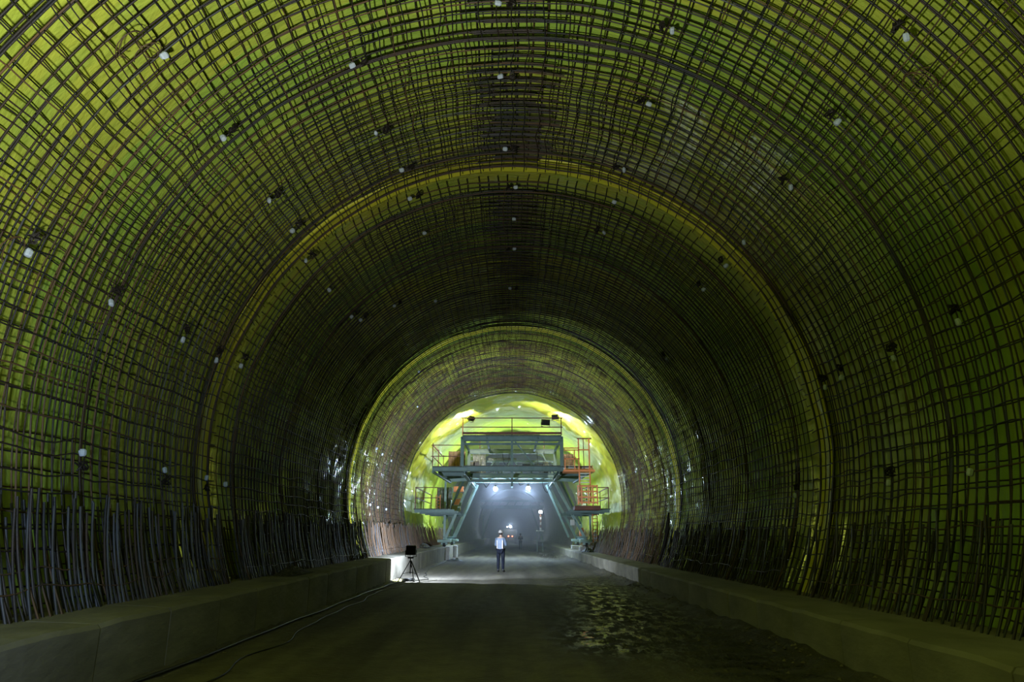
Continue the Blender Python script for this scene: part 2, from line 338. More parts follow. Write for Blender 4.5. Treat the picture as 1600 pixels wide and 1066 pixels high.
# ------------------------------------------------------------------ reinforcement cages
dT2 = wave(27, 10, .6, 1.7)
dR, dT, dY = wave(21, 12, .15, .8), wave(22, 14, .25, 1.1), wave(23, 8, .1, .6)
def dr_at(theta, y, layer): return .035 * dR(theta * 5.7, y + layer * 40)
def strip(P, r, n, name, m, parent): return MB().tube(P, r, n, cap=False).build(name, m, parent, smooth=True)
def make_cage(y0, y1, idx, label):
    root = tag(empty('rebar_cage', (0, 0, 0)), label, 'rebar cage', 'reinforcement cages under the vault')
    g = random.Random(100 + idx)
    fine = idx == 0
    hy = np.arange(y0 + .12, y1 - .05, .20)
    n = 46 if idx < 2 else 34
    for layer, R in ((0, RI), (1, RO)):
        for q, yy in enumerate(hy):
            yb = yy + (0.07 if layer else 0) + g.uniform(-.025, .025)
            for s in (-1, 1):
                lap = g.uniform(.35, .85) / R
                a0, a1 = (FL, PI / 2 - lap) if s < 0 else (FR, PI / 2 + lap)
                th = np.linspace(a0, a1, n)
                y_ = yb + .030 * s + .035 * dY(th * 2, yy + layer * 9) * 1.2
                P = ring(th, R + dr_at(th, yb, layer) + (.015 if s > 0 else 0), 0.); P[:, 1] = y_
                mm = ('rebar' if g.random() < .8 else ('rebar2' if g.random() < .5 else 'rebar3')) if idx < 2 else ('rebar2' if g.random() < .8 else 'rebar')
                strip(P, .0112 if layer == 0 else .0105, 4 if idx else 5, 'hoop_bar', mm, root)
        # thicker bundled hoops that stiffen the cage
        if layer == 0:
            for yy in [y0 + .10] + list(np.arange(y0 + 3.1, y1 - .6, 3.3)) + [y1 - .16]:
                th = np.linspace(FL, FR, 84)
                for dyy, drr in ((0, -.03), (.035, -.026)):
                    P = ring(th, RI + dr_at(th, yy, 0) + drr, 0.); P[:, 1] = yy + dyy + .03 * dY(th * 2, yy)
                    strip(P, .0135, 4, 'stiffener_bar', 'rebar2' if g.random() < .35 else 'rebar', root)
        step = .225 / R; m_ = int((FL - FR - .10) / step)
        for q in range(m_ + 1):
            th0 = FR + .06 + q * step + g.uniform(-.006, .006)
            yy = np.linspace(y0 - g.uniform(0, .12), y1 + g.uniform(0, .14), 54 if fine else 34)
            wig = g.uniform(.5, 1.6) if layer == 0 else g.uniform(.4, 1)
            th = th0 + wig * (.040 * dT(yy * 1.0, th0 * 3.5 + layer * 77) + .034 * dT2(yy, th0 * 4 + layer * 31)) / R
            rr = R + dr_at(th, yy, layer) + (-.025 if layer == 0 else .024) + .022 * dT2(yy * 1.1 + 13, th0 * 5.7)
            P = np.stack([CX + rr * np.cos(th), yy, CH + rr * np.sin(th)], -1)
            mm = 'rebar' if g.random() < (.8 if idx < 2 else .2) else 'rebar2'
            strip(P, .0100, 4, 'longitudinal_bar', mm, root)
    # starter bars rising from the kerbs, lapped with the hoops
    for s, f in ((-1, FL), (1, FR)):
        for q, yy in enumerate(np.arange(y0 - .05, y1 + .1, .20 if s < 0 else .24)):
            for R in (RI + .03, RO - .04):
                for dd in ((0, .09) if s < 0 and R < 5.8 else (0,)):
                    h = g.uniform(1.20, 1.48)
                    t = np.linspace(0, 1, 6)
                    th = f + s * t * h / R
                    P = ring(th, R - (.16 if R < 5.8 else .05) * t * g.uniform(.5, 1.4), 0.); P[:, 1] = yy + dd + g.uniform(-.03, .03) + t * g.uniform(-.09, .09)
                    strip(P, .0165, 5, 'starter_bar', ('rebar3' if g.random() < .6 else 'rebar') if idx < 2 else ('rebar2' if g.random() < .7 else 'rebar3'), root)
    return root
cages = [make_cage(2.4, 12.8, 0, 'nearest rebar cage over the camera, dark bars against bright lime sheeting'),
         make_cage(13.6, 24.95, 1, 'middle rebar cage between the two yellowish joint bands, darkest of the three'),
         make_cage(25.7, 36.3, 2, 'farthest rebar cage, lit brown by the tripod floodlight, ending before the gantry')]

# concrete spacer blocks tied to the inside of the cages; pixel positions read off the photograph, turned into angle and depth
def on_cyl(px, py, R=RI - .05):
    v = 533 - py; p = math.radians(15.86); u = math.cos(p) * v + math.sin(p) * 1066.7; f = math.cos(p) * 1066.7 - math.sin(p) * v; x = px - 800
    a = x * x + u * u; b = 2 * (x * (-CX) + u * (1.57 - CH)); c = CX ** 2 + (1.57 - CH) ** 2 - R * R
    t = (-b + math.sqrt(b * b - 4 * a * c)) / (2 * a)
    return math.atan2(1.57 + u * t - CH, x * t - CX), f * t
SP = [(43, 395), (173, 473), (285, 531), (376, 572), (255, 86), (348, 215), (420, 313), (477, 407), (456, 360), (514, 453), (550, 102), (587, 208), (627, 265), (640, 310), (663, 364),
      (782, 119), (789, 232), (806, 292), (778, 4), (803, 342), (804, 388), (1051, 47), (1014, 162), (975, 265), (960, 315), (944, 363), (1417, 57), (1310, 190), (1236, 292), (1163, 378), (1135, 415),
      (1498, 503), (1397, 560), (1316, 590), (1517, 738), (1389, 755), (127, 708), (257, 735), (322, 747), (352, 757), (337, 563), (563, 500), (549, 495), (616, 478), (680, 470), (797, 450), (1100, 452), (1290, 605), (1243, 775),
      (588, 701), (597, 710), (611, 720), (578, 789), (590, 793), (603, 796), (652, 635), (654, 580), (1042, 560), (1010, 590), (985, 640)]
gs = random.Random(9)
def spacer_mesh(kk):
    b = MB(); prof = [(.0, -.055), (.036, -.052), (.05, -.03), (.052, .03), (.038, .055), (0, .058)]
    b.lathe(prof, n=7, sx=1, sy=.8); me = bpy.data.meshes.new('spacer_block')
    me.from_pydata([(v[0] * (1 + .15 * math.sin(kk + i)), v[1] * (1 + .15 * math.cos(2 * kk + i)), v[2]) for i, v in enumerate(b.V)], [], b.F); me.materials.append(M['spacer'])
    return me
sms = [spacer_mesh(k) for k in range(4)]
def clump_mesh(kk):
    b = MB(); g = random.Random(kk)
    for _ in range(5):
        a = g.uniform(0, 6); t = np.linspace(0, 5.5, 9)
        b.tube(np.stack([.035 * np.cos(t + a) + g.uniform(-.03, .03), .03 * np.sin(t * 1.3 + a), .04 * np.sin(t + 2 * a) + g.uniform(-.02, .02)], -1), .009, 4)
    me = bpy.data.meshes.new('dark_clump'); me.from_pydata([tuple(v) for v in b.V], [], b.F); me.materials.append(M['clump']); return me
kms = [clump_mesh(k) for k in range(3)]
for i, (px, py) in enumerate(SP):
    th, yy = on_cyl(px, py)
    if yy > 36.2: continue
    c = cages[0 if yy < 13.2 else 1 if yy < 25.3 else 2]
    def put(nm, me, th_, R, sc=1):
        o = link(nm, None, None, None, c, me=me)
        o.location = (CX + R * math.cos(th_), yy, CH + R * math.sin(th_)); o.rotation_euler = (gs.uniform(-.3, .3), -th_ + PI / 2 + PI / 2, gs.uniform(0, 3)); o.scale = (sc,) * 3
        return o
    put('spacer_block', sms[i % 4], th, RI - .06, .85)
    if i % 5 != 4 and yy < 20:
        put('dark_clump', kms[i % 3], th + (-.035 if th > PI / 2 else .03), RI - .05, 1.3)  # small dark clump of curled tubes next to the spacer
for px, py in ((205, 62), (235, 75), (1455, 125), (18, 380), (1442, 135)):
    th, yy = on_cyl(px, py); g = random.Random(px); b = MB(); R0 = RI
    for _ in range(2):
        t = np.linspace(0, 1, 12); a0 = g.uniform(0, 6); rr_ = g.uniform(.10, .17)
        P = ring(th + rr_ * np.cos(t * 4.2 + a0) / R0 + .02 * t, RI - .05 - .06 * np.sin(t * PI), yy + rr_ * np.sin(t * 4.2 + a0))
        b.tube(P, .006, 4)
    b.build('bent_wire', 'rebar2', cages[0])

# ------------------------------------------------------------------ membrane-laying gantry
G = tag(empty('access_gantry', (0, 45, 0)), 'teal steel work gantry with side decks straddling the roadway', 'gantry')
def gp(name, fn, m='teal'):
    b = MB(); fn(b); b.V = [(v[0], v[1] - 45, v[2]) for v in b.V]
    return b.build(name, m, G)
def gbar(name, p, q, m='teal', wa=.06, wb=None): return gp(name, lambda b: b.bar(p, q, wa, wb), m)
def gi(name, p, q, m='teal', wf=.2, h=.24): return gp(name, lambda b: b.ibeam(p, q, wf, h), m)
HW = 2.9
for s in (-1, 1):
    # legs: slanted main leg, upright, wheel bogie
    fx = -4.30 if s < 0 else 4.72
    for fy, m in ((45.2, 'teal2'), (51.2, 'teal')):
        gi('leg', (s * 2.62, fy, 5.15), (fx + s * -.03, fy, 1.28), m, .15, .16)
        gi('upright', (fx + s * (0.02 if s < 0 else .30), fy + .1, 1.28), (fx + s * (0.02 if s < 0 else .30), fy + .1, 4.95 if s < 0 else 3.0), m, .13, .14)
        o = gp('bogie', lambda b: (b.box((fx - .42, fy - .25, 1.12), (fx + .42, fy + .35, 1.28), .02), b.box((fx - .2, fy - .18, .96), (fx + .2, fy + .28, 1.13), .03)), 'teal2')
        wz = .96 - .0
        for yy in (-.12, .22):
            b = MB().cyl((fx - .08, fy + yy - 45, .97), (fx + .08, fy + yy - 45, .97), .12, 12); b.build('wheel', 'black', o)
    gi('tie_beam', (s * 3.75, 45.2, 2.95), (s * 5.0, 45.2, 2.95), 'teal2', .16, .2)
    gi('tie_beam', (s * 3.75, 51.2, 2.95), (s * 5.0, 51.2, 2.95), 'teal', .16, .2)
    gi('side_beam', (fx, 45.2, 1.35), (fx, 51.2, 1.35), 'teal', .2, .2)
    # bracing seen behind the front leg
    gbar('brace', (s * 3.15, 45.5, 5.1), (s * 4.95, 50.9, 2.4), 'teal', .16)
    gbar('brace', (s * 2.5, 51.0, 5.1), (s * 4.1, 51.2, 1.4), 'teal', .14)
    # side working decks
    x0, x1 = s * 3.3, s * 5.58
    y0 = 40.2
    for yy in (y0, 42.6, 45.2, 48): gi('cantilever_beam', (x0, yy, 2.88), (x1, yy, 2.88), 'teal', .12, .18)
    for k in range(5):
        xa = x0 + s * .35 + s * k * .40
        gp('deck_plate', lambda b: b.box((min(xa, xa + s * .385), y0 - .05, 2.97), (max(xa, xa + s * .385), 48.1, 3.02)), 'deck')
    for yy in (y0, 44, 48): gbar('rail_post', (x1 - s * .04, yy, 3.0), (x1 - s * .04, yy, 4.22), 'rust', .05)
    for zz in (3.62, 4.2):
        gbar('guard_rail', (x1 - s * .04, y0, zz), (x1 - s * .04, 48, zz), 'rust', .045)
        gbar('guard_rail', (x1, y0, zz), (x1 - s * 1.3, y0, zz), 'rust', .045)
    gbar('rail_post', (x1 - s * 1.3, y0, 3.0), (x1 - s * 1.3, y0, 4.22), 'rust', .05)
    # middle deck wing
    xw = s * 4.62
    for yy in (40.0, 43.3, 46.6): gi('wing_beam', (s * 2.6, yy, 5.22), (xw, yy, 5.22), 'teal', .16, .24)
    for k in range(4):
        xa = s * (2.9 + k * .43); gp('deck_plate', lambda b: b.box((min(xa, xa + s * .415), 39.95, 5.35), (max(xa, xa + s * .415), 46.7, 5.40)), 'deck')
    gbar('wing_strut', (xw, 40.3, 5.1), (s * 4.0, 45.2, 4.85), 'teal', .12)
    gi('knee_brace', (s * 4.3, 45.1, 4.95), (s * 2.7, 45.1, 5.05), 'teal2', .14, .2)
    if s < 0:
        for yy in (40.1, 43.3, 46.5): gbar('rail_post', (xw, yy, 5.4), (xw, yy, 6.75), 'rust', .05)
        for zz in (5.98, 6.62):
            gbar('guard_rail', (xw - .1, 40.1, zz), (-HW, 40.1, zz), 'rust', .045); gbar('guard_rail', (xw, 40.1, zz), (xw, 46.5, zz), 'rust', .045)
# main cross truss under the middle deck
for yy, m in ((40.1, 'teal'), (45.2, 'teal'), (51.2, 'teal')):
    xx = 2.85 if yy < 42 else 3.3
    up = {40.1: 0, 45.2: .05, 51.2: .42}[yy]
    gi('top_chord', (-xx, yy, 5.25 + up), (xx, yy, 5.25 + up), m, .2, .28)
    if yy > 42:
        gi('bottom_chord', (-2.75, yy, 4.92 + up), (2.75, yy, 4.92 + up), m, .14, .18)
        for k in range(6):
            xa = -2.6 + k * 5.2 / 6; xb = xa + 5.2 / 6
            gbar('lattice_bar', (xa, yy, 4.95 + up if k % 2 else 5.2 + up), (xb, yy, 5.2 + up if k % 2 else 4.95 + up), 'teal', .07)
gi('long_beam', (-2.75, 40, 5.0), (-2.75, 51.3, 5.0), 'teal', .2, .24); gi('long_beam', (2.75, 40, 5.0), (2.75, 51.3, 5.0), 'teal', .2, .24)
gi('long_beam', (0, 40, 5.0), (0, 51.3, 5.0), 'teal', .14, .2)
for k in range(7):
    xa = -2.8 + k * .8; gp('deck_plate', lambda b: b.box((xa, 40.0, 5.40), (xa + .785, 42.2, 5.44)), 'deck')
# upper tower
for xx, wd in ((-HW, .2), (HW, .2), (0, .13)):
    for yy in (40.1, 46.5):
        gi('tower_post', (xx, yy, 5.3 if xx else 4.7), (xx, yy, 7.1), 'teal', wd, wd)
for yy in (40.1, 46.5):
    gi('tower_beam', (-HW, yy, 7.0), (HW, yy, 7.0), 'teal', .2, .30)
    gi('tower_rail', (-HW, yy + .05, 6.35 if yy > 42 else 6.7), (HW, yy + .05, 6.35 if yy > 42 else 6.7), 'teal', .1, .12)
gbar('tower_rail', (-1.9, 46.4, 5.75), (1.9, 46.4, 5.75), 'teal', .06)
for a, b_ in (((-2.0, 46.4, 5.45), (-1.2, 46.4, 6.3)), ((-1.1, 46.4, 5.45), (-1.1, 46.4, 6.3)), ((-.9, 46.4, 5.45), (-.9, 46.4, 6.3)), ((-.8, 46.4, 5.45), (0, 46.4, 6.4)), ((.1, 40.2, 6.95), (1.3, 40.2, 5.45)), ((1.3, 46.4, 5.45), (1.3, 46.4, 6.3)), ((-2.2, 46.4, 5.4), (-2.2, 46.4, 6.9)), ((2.0, 46.4, 6.9), (2.8, 46.4, 5.4)), ((-.15, 46.4, 6.9), (.7, 46.4, 5.5))):
    gbar('lattice_bar', a, b_, 'teal', .075)
for xx in (-HW, -1.5, 1.5, HW): gi('roof_joist', (xx, 40, 7.05), (xx, 46.6, 7.05), 'teal', .12, .16)
for k in range(7):
    xa = -HW + k * .83; gp('deck_plate', lambda b: b.box((xa, 40.0, 7.16), (xa + .815, 42.4, 7.21)), 'deck')
for xx in (-HW, 0, HW): gbar('rail_post', (xx, 40.1, 7.2), (xx, 40.1, 8.25), 'orange' if xx < 0 else 'rust', .055)
for xx in (-HW, HW): gbar('rail_post', (xx * .75, 46.5, 7.2), (xx * .75, 46.5, 8.1), 'rust', .05)
for zz in (7.68, 8.22): gbar('guard_rail', (-HW - .12, 40.1, zz), (HW + .08, 40.1, zz), 'rust', .05)
gbar('guard_rail', (-2.2, 46.5, 7.75), (2.2, 46.5, 7.75), 'rust', .045)
gbar('toe_board', (-HW, 40.05, 7.32), (HW, 40.05, 7.32), 'rust', .03, .14)
# orange ladder cage and landing on the right
gp('landing', lambda b: b.box((2.95, 39.6, 5.05), (4.75, 40.9, 5.17), .01), 'orange')
for xx in (3.05, 3.6, 3.85):
    gbar('landing_post', (xx, 39.65, 5.17), (xx, 39.65, 6.75 if xx > 3.7 else 5.85 if xx < 3.2 else 6.3), 'orange', .06)
gbar('landing_post', (4.45, 39.65, 5.17), (4.45, 39.65, 6.95), 'orange', .075); gbar('landing_post', (3.85, 39.7, 5.17), (3.85, 39.7, 6.95), 'orange', .07)
gbar('landing_post', (4.15, 39.9, 5.1), (4.15, 39.9, 6.95), 'rust', .04)
for zz, xa, xb in ((5.78, 3.0, 3.9), (6.28, 3.0, 3.85), (6.4, 3.0, 3.85), (6.95, 3.75, 4.6), (6.3, 3.85, 4.45)): gbar('guard_rail', (xa, 39.65, zz), (xb, 39.65, zz), 'orange' if zz < 6.9 else 'rust', .06)
gp('white_plate', lambda b: b.box((2.98, 39.95, 5.17), (4.7, 39.99, 5.42)), 'white')
b = MB(); b.V = []
lad = gp('ladder', lambda b: (b.bar((3.85, 39.6, 3.35), (3.85, 39.6, 5.08), .075), b.bar((4.45, 39.6, 3.35), (4.45, 39.6, 5.08), .075)), 'orange')
for k in range(10): MB().bar((3.85, -5.4, 3.42 + k * .17), (4.45, -5.4, 3.42 + k * .17), .05).build('rung', 'white', lad)  # rungs white: the lamp's glare on this ladder is put into their colour
cg = gp('ladder_cage', lambda b: ([b.bar((x, 39.3, 3.2), (x, 39.3, 4.28), .075) for x in (3.72, 3.92, 4.3, 4.55, 4.8)]), 'orange')
for zz in (3.32, 3.62, 3.92, 4.22): MB().bar((3.68, -5.7, zz), (4.84, -5.7, zz), .08).build('cage_hoop', 'orange', cg)
gp('cage_floor', lambda b: b.box((3.5, 39.1, 2.9), (4.95, 40.3, 3.14), .02), 'rust')
lad2 = gp('lower_ladder', lambda b: (b.bar((5.12, 44.9, 1.1), (5.12, 44.9, 3.0), .06), b.bar((5.42, 44.9, 1.1), (5.42, 44.9, 3.0), .06)), 'orange')
for k in range(8): MB().bar((5.12, -.1, 1.25 + k * .22), (5.42, -.1, 1.25 + k * .22), .04).build('rung', 'orange', lad2)
# panels and ladder on the left side behind the deck
lad3 = gp('left_ladder', lambda b: (b.bar((-4.98, 46.0, 3.0), (-4.98, 46.0, 4.1), .06), b.bar((-4.72, 46.0, 3.0), (-4.72, 46.0, 4.1), .06)), 'orange')
for k in range(5): MB().bar((-4.98, 1.0, 3.15 + k * .2), (-4.72, 1.0, 3.15 + k * .2), .05).build('rung', 'orange', lad3)
for k in range(4): gp('side_panel', lambda b: b.box((-4.25 + .06 * k, 48.5, 3.15 + k * .43), (-3.55 + .06 * k, 48.56, 3.53 + k * .43)), 'orange' if k % 2 else 'yellow')
gp('control_box', lambda b: (b.box((3.72, 44.9, 2.15), (3.98, 45.08, 2.50), .015)), 'white')
gp('winch_drum', lambda b: b.cyl((4.35, 45.6, 1.75), (4.6, 45.6, 1.75), .26, 14), 'orange')
gp('hanging_sheet', lambda b: [b.bar((5.35 + .12 * k, 46.2, .6), (5.5 + .14 * k, 46.2, 2.4), .05, .03) for k in range(4)], 'white')
# stacked gear on the decks
for k, (x, z, s_) in enumerate(((-2.55, 5.7, .3), (-2.3, 5.75, .36), (-3.3, 5.65, .26), (-3.9, 5.6, .22), (2.2, 5.7, .3))):
    gp('tool_bin', lambda b: b.box((x - s_ / 2, 44.5, z - .26), (x + s_ / 2, 44.9, z + .4), .03), 'black' if k % 2 else 'deck')

def drape(name, x0, x1, y, z0, z1, m, seed, fold=.09):
    w1 = wave(seed, 8, .6, 2.5); n, k = 22, 8; V = []
    for d in (0, .02):
        for j in range(k):
            for i in range(n):
                u, v = i / (n - 1), j / (k - 1)
                V.append((x0 + (x1 - x0) * u, y + d + fold * float(w1(u * 3.5, v * .6)) - 45, z0 + (z1 - z0) * v + .05 * float(w1(u * 2, 5.)) * (1 - v)))
    o = n * k; F = []
    for j in range(k - 1):
        for i in range(n - 1):
            a = j * n + i; F += [(a, a + 1, a + n + 1, a + n), (a + o, a + n + o, a + n + 1 + o, a + 1 + o)]
    for i in range(n - 1): F += [(i, i + o, i + 1 + o, i + 1), (o - n + i, o - n + i + 1, 2 * o - n + i + 1, 2 * o - n + i)]
    return link(name, V, F, m, G, True)
M['net'] = mat('brown_netting', (.06, .035, .02), .85, 0, (.10, .06, .03), 9)
M['foil'] = mat('grey_sheeting', (.12, .13, .13), .25, 0, (.22, .23, .22), 5, bump=.8, bscale=6)
drape('hanging_net', -4.0, -2.95, 43.4, 5.5, 6.65, 'net', 31)
drape('hanging_net', 3.05, 3.9, 43.6, 5.5, 6.5, 'net', 32)
drape('hanging_sheet', -2.6, -1.75, 46.0, 5.5, 6.75, 'foil', 33)
drape('hanging_sheet', .7, 2.2, 46.9, 5.75, 6.2, 'tarp', 34)
drape('hanging_sheet', -5.1, -4.1, 47.6, 3.05, 4.7, 'foil', 35, .14)
drape('hanging_sheet', -1.6, .3, 46.8, 6.35, 6.6, 'foil', 36)
for k, (x, z0, z1) in enumerate(((-1.7, 5.0, 4.6), (.6, 5.0, 4.75), (1.9, 7.0, 5.6), (-.4, 7.0, 6.1), (2.3, 5.1, 4.3))):
    tt = np.linspace(0, 1, 12); o = MB().tube(np.stack([x + .5 * (tt - .5) + .04 * np.sin(tt * 7 + k), 0 * tt + 1.2 + k * .1, z0 + (z1 - z0) * 4 * tt * (1 - tt)], -1), .018, 5).build('hanging_cable', 'hose', G)
# pedestals under the gantry wheels
for x0, x1, z0, h, lb in ((-4.17, -3.93, .02, .86, 'pale concrete pier in front of the left kerb at the gantry leg'), (4.28, 4.98, .585, .87, 'grey concrete block on the right kerb under the gantry leg')):
    for yy in (44.8, 50.8):
        t = MB().box((x0, yy, z0), (x1, yy + .9, h - .02), .03).build('wheel_block', 'kerb2')
        tag(t, lb + (', front one' if yy < 46 else ', rear one'), 'concrete block', 'blocks under the gantry wheels')

# floodlight units (things clamped on the rails)
def flood(name, loc, rz, tilt, label, sz=.42, lit=False, group='floodlights on the gantry'):
    t = tag(empty(name, loc, rz), label, 'floodlight', group)
    b = MB(); b.box((-sz / 2, -.07, -sz * .35), (sz / 2, .07, sz * .35), .015)
    h = b.build('housing', 'black', t); h.rotation_euler.x = tilt
    f = MB(); [f.box((-sz * .45 + k * sz * .18, -.12, -sz * .3), (-sz * .45 + k * sz * .18 + .015, -.06, sz * .3)) for k in range(6)]
    f.build('cooling_fin', 'black', h)
    g_ = MB().box((-sz * .44, .07, -sz * .29), (sz * .44, .082, sz * .29)).build('lens', 'white' if not lit else 'lamp', h)
    MB().tube([(-sz / 2 - .02, 0, 0), (-sz / 2 - .02, 0, -sz * .5), (0, 0, -sz * .6), (sz / 2 + .02, 0, -sz * .5), (sz / 2 + .02, 0, 0)], .015, 6).build('bracket', 'black', t)
    return t
flood('floodlight', (2.62, 40.9, 8.42), -.4, .5, 'square black floodlight standing above the right end of the top rail', .42)
flood('floodlight', (2.0, 40.6, 8.05), .3, .4, 'black floodlight just below the top rail, left of the square one', .5)
flood('floodlight', (-2.45, 40.6, 8.28), .9, .9, 'small dark floodlight on the left end of the top rail', .40)
def bulb(x, y, z, label, post=None):
    t = tag(empty('work_lamp', (x, y, z)), label, 'lamp', 'lit white work lamps')
    prof = [(0, -.13), (.08, -.11), (.14, -.03), (.15, .04), (.1, .11), (.05, .15)]
    MB().lathe(prof, n=14).build('bulb', 'lamp', t, True)
    MB().lathe([(.06, .14), (.1, .16), (.09, .24), (.02, .26), (0, .26)], n=12).build('lamp_holder', 'black', t)
    if post: MB().cyl((0, 0, .25), (0, 0, post), .015, 6).build('hanger', 'black', t)
    return t
b1 = bulb(-1.2, 50.3, 4.75, 'glowing work lamp under the gantry, the left of the pair', -.0 + .0 or None)
b2 = bulb(1.18, 50.3, 4.8, 'glowing work lamp under the gantry, the right of the pair')
for bb, zz in ((b1, .30), (b2, .28)): MB().cyl((0, 0, .2), (0, .8, zz), .02, 6).build('hanger', 'black', bb)
# lamp mast beyond the gantry
t = tag(empty('lamp_mast', (2.84, 70.3, 0)), 'red and white lamp mast with lit lamp beyond the gantry', 'lamp mast')
for k in range(6): MB().cyl((0, 0, 2.0 + k * .26), (0, 0, 2.26 + k * .26), .09, 10).build('mast_section', 'rust' if k % 2 else 'white', t)
MB().box((-.5, -.4, 1.9), (.3, .4, 2.0), .02).build('platform', 'white', t)
for a in (-.35, .2): MB().bar((a, 0, 0), (a, 0, 1.92), .04).build('support', 'teal2', t)
MB().lathe([(0, -.14), (.15, -.1), (.17, .05), (.1, .14), (0, .15)], (0, -.3, 3.75), 12).build('bulb', 'lamp', t, True)
# farther formwork gantry
t = tag(empty('formwork_gantry', (0, 108, 0)), 'pale steel formwork gantry deep in the haze', 'gantry')
for s in (-1, 1):
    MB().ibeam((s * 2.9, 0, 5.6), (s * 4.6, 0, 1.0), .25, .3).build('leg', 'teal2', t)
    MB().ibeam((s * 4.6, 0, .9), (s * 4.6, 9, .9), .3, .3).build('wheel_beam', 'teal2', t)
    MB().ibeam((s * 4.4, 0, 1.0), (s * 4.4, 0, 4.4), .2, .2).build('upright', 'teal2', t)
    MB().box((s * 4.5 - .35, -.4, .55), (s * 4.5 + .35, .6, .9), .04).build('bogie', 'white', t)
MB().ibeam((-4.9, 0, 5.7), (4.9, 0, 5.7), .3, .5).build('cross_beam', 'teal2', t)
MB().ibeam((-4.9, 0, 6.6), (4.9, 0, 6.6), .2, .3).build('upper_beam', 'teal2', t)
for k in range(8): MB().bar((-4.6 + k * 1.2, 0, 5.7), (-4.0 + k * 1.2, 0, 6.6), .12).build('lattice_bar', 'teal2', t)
th = np.linspace(PI - .15, .15, 40)
P = ring(th, 5.0, 1.0); P[:, 0] -= CX
MB().tube(P, .16, 6).build('arch_form', 'lining', t)

# ------------------------------------------------------------------ tripod floodlight
T = tag(empty('tripod_floodlight', (-3.47, 24.6, 0)), 'black floodlight on a tripod standing by the left kerb', 'floodlight')
for sx in (-1, 1):
    pass
h = MB(); h.box((-.17, -.10, .90), (.17, .02, 1.22), .02)
hd = h.build('lamp_head', 'black', T)
f = MB(); [f.box((-.14 + k * .055, -.14, .94), (-.125 + k * .055, -.09, 1.18)) for k in range(6)]; f.build('cooling_fin', 'black', hd)
MB().box((-.15, .02, .92), (.15, .03, 1.20)).build('lens', 'white', hd)
MB().tube([(-.19, -.04, 1.06), (-.19, -.04, .86), (0, -.04, .83), (.19, -.04, .86), (.19, -.04, 1.06)], .013, 6).build('yoke', 'black', T)
MB().box((-.10, -.1, .79), (.10, .02, .83), .01).build('mount_plate', 'black', T)
MB().cyl((0, -.04, .3), (0, -.04, .8), .022, 8).build('column', 'black', T)
for a in (200, 330, 80):
    a = math.radians(a); q = (.42 * math.cos(a), .42 * math.sin(a) - .04, .03)
    MB().bar((.02 * math.cos(a), -.04, .72), q, .026).build('leg', 'black', T)
    MB().bar((0, -.04, .35), (q[0] * .6, q[1] * .6, .30), .015).build('strut', 'black', T)
# coiled cable at its foot
P = MB(); tt = np.linspace(0, 8 * PI, 90)
P.tube(np.stack([.20 * np.cos(tt) * (1 + .1 * np.sin(tt * .7)), .22 * np.sin(tt), .03 + .012 * tt / PI + .0 * tt], -1), .016, 5)
tag(P.build('cable_coil', 'hose', loc=(-3.58, 24.95, 0)), 'coil of black cable lying under the tripod floodlight', 'cable')
def run(name, pts, r, label, cat, m='hose', n=120, wob=.03, seed=1):
    pts = np.array(pts, float); s = np.linspace(0, len(pts) - 1, n); i = np.arange(len(pts))
    P = np.stack([np.interp(s, i, pts[:, a]) for a in range(3)], -1); w_ = wave(seed, 6, .3, 1.2)
    for _ in range(6): P[1:-1] = (P[:-2] + P[1:-1] * 2 + P[2:]) / 4
    P[:, 0] += wob * w_(P[:, 1] * .5, 0 * s); P[:, 2] += .004
    return tag(MB().tube(P, r, 6).build(name, m, smooth=True), label, cat)
run('water_hose', [(-4.02, 2.5, .05), (-4.02, 8, .05), (-4.0, 14, .045), (-3.98, 20, .045), (-3.9, 23.4, .04), (-3.62, 24.6, .04)], .02, 'dark hose running along the foot of the left kerb', 'hose', seed=3)
run('power_cable', [(-3.55, 24.8, .03), (-3.0, 26, .03), (-3.4, 28, .03), (-3.95, 34, .03), (-3.95, 44, .03)], .012, 'thin black cable trailing from the tripod toward the gantry', 'cable', seed=4, wob=.06)
run('floor_cable', [(-3.5, 3, .03), (-3.35, 8, .03), (-3.6, 14, .03), (-3.75, 20, .03), (-3.3, 24.2, .03), (-2.6, 25.5, .03)], .010, 'thin cable snaking over the mud beside the hose', 'cable', seed=6, wob=.12)
# crumpled yellow cloth beside the tripod
def heap(name, loc, sx, sy, sz, m, label, cat, seed, res=14):
    w1 = wave(seed, 8, .5, 2.2); V = []; F = []
    for j in range(res):
        for i in range(res):
            u, v = i / (res - 1) * 2 - 1, j / (res - 1) * 2 - 1; d = max(0, 1 - (u * u + v * v) ** .8)
            V.append((u * sx * (1 + .12 * float(w1(v * 2, u))), v * sy * (1 + .12 * float(w1(u * 2, v + 3))), max(0, d * sz * (.75 + .5 * float(w1(u * 1.5, v * 1.5)))) + (.0 if d == 0 else .012)))
    for j in range(res - 1):
        for i in range(res - 1): F.append((j * res + i, j * res + i + 1, (j + 1) * res + i + 1, (j + 1) * res + i))
    return tag(link(name, V, F, m, loc=loc), label, cat)
heap('cloth', (-3.95, 25.0, .03), .22, .16, .07, 'yellow', 'crumpled yellow cloth on the floor left of the tripod', 'cloth', 5)
heap('tarp_bundle', (-4.75, 15.6, .76), .26, .9, .16, 'dust', 'dark crumpled tarp bundle on top of the left kerb', 'tarp', 6)
heap('debris_heap', (-3.55, 44.4, .02), .55, .5, .16, 'tarp', 'dark heap of cable and sheeting at the gantry left foot', 'heap', 7)
heap('rag_pile', (-5.0, 40.5, .90), .35, 1.2, .25, 'dust', 'dark rag pile on the left kerb before the gantry', 'rags', 8)
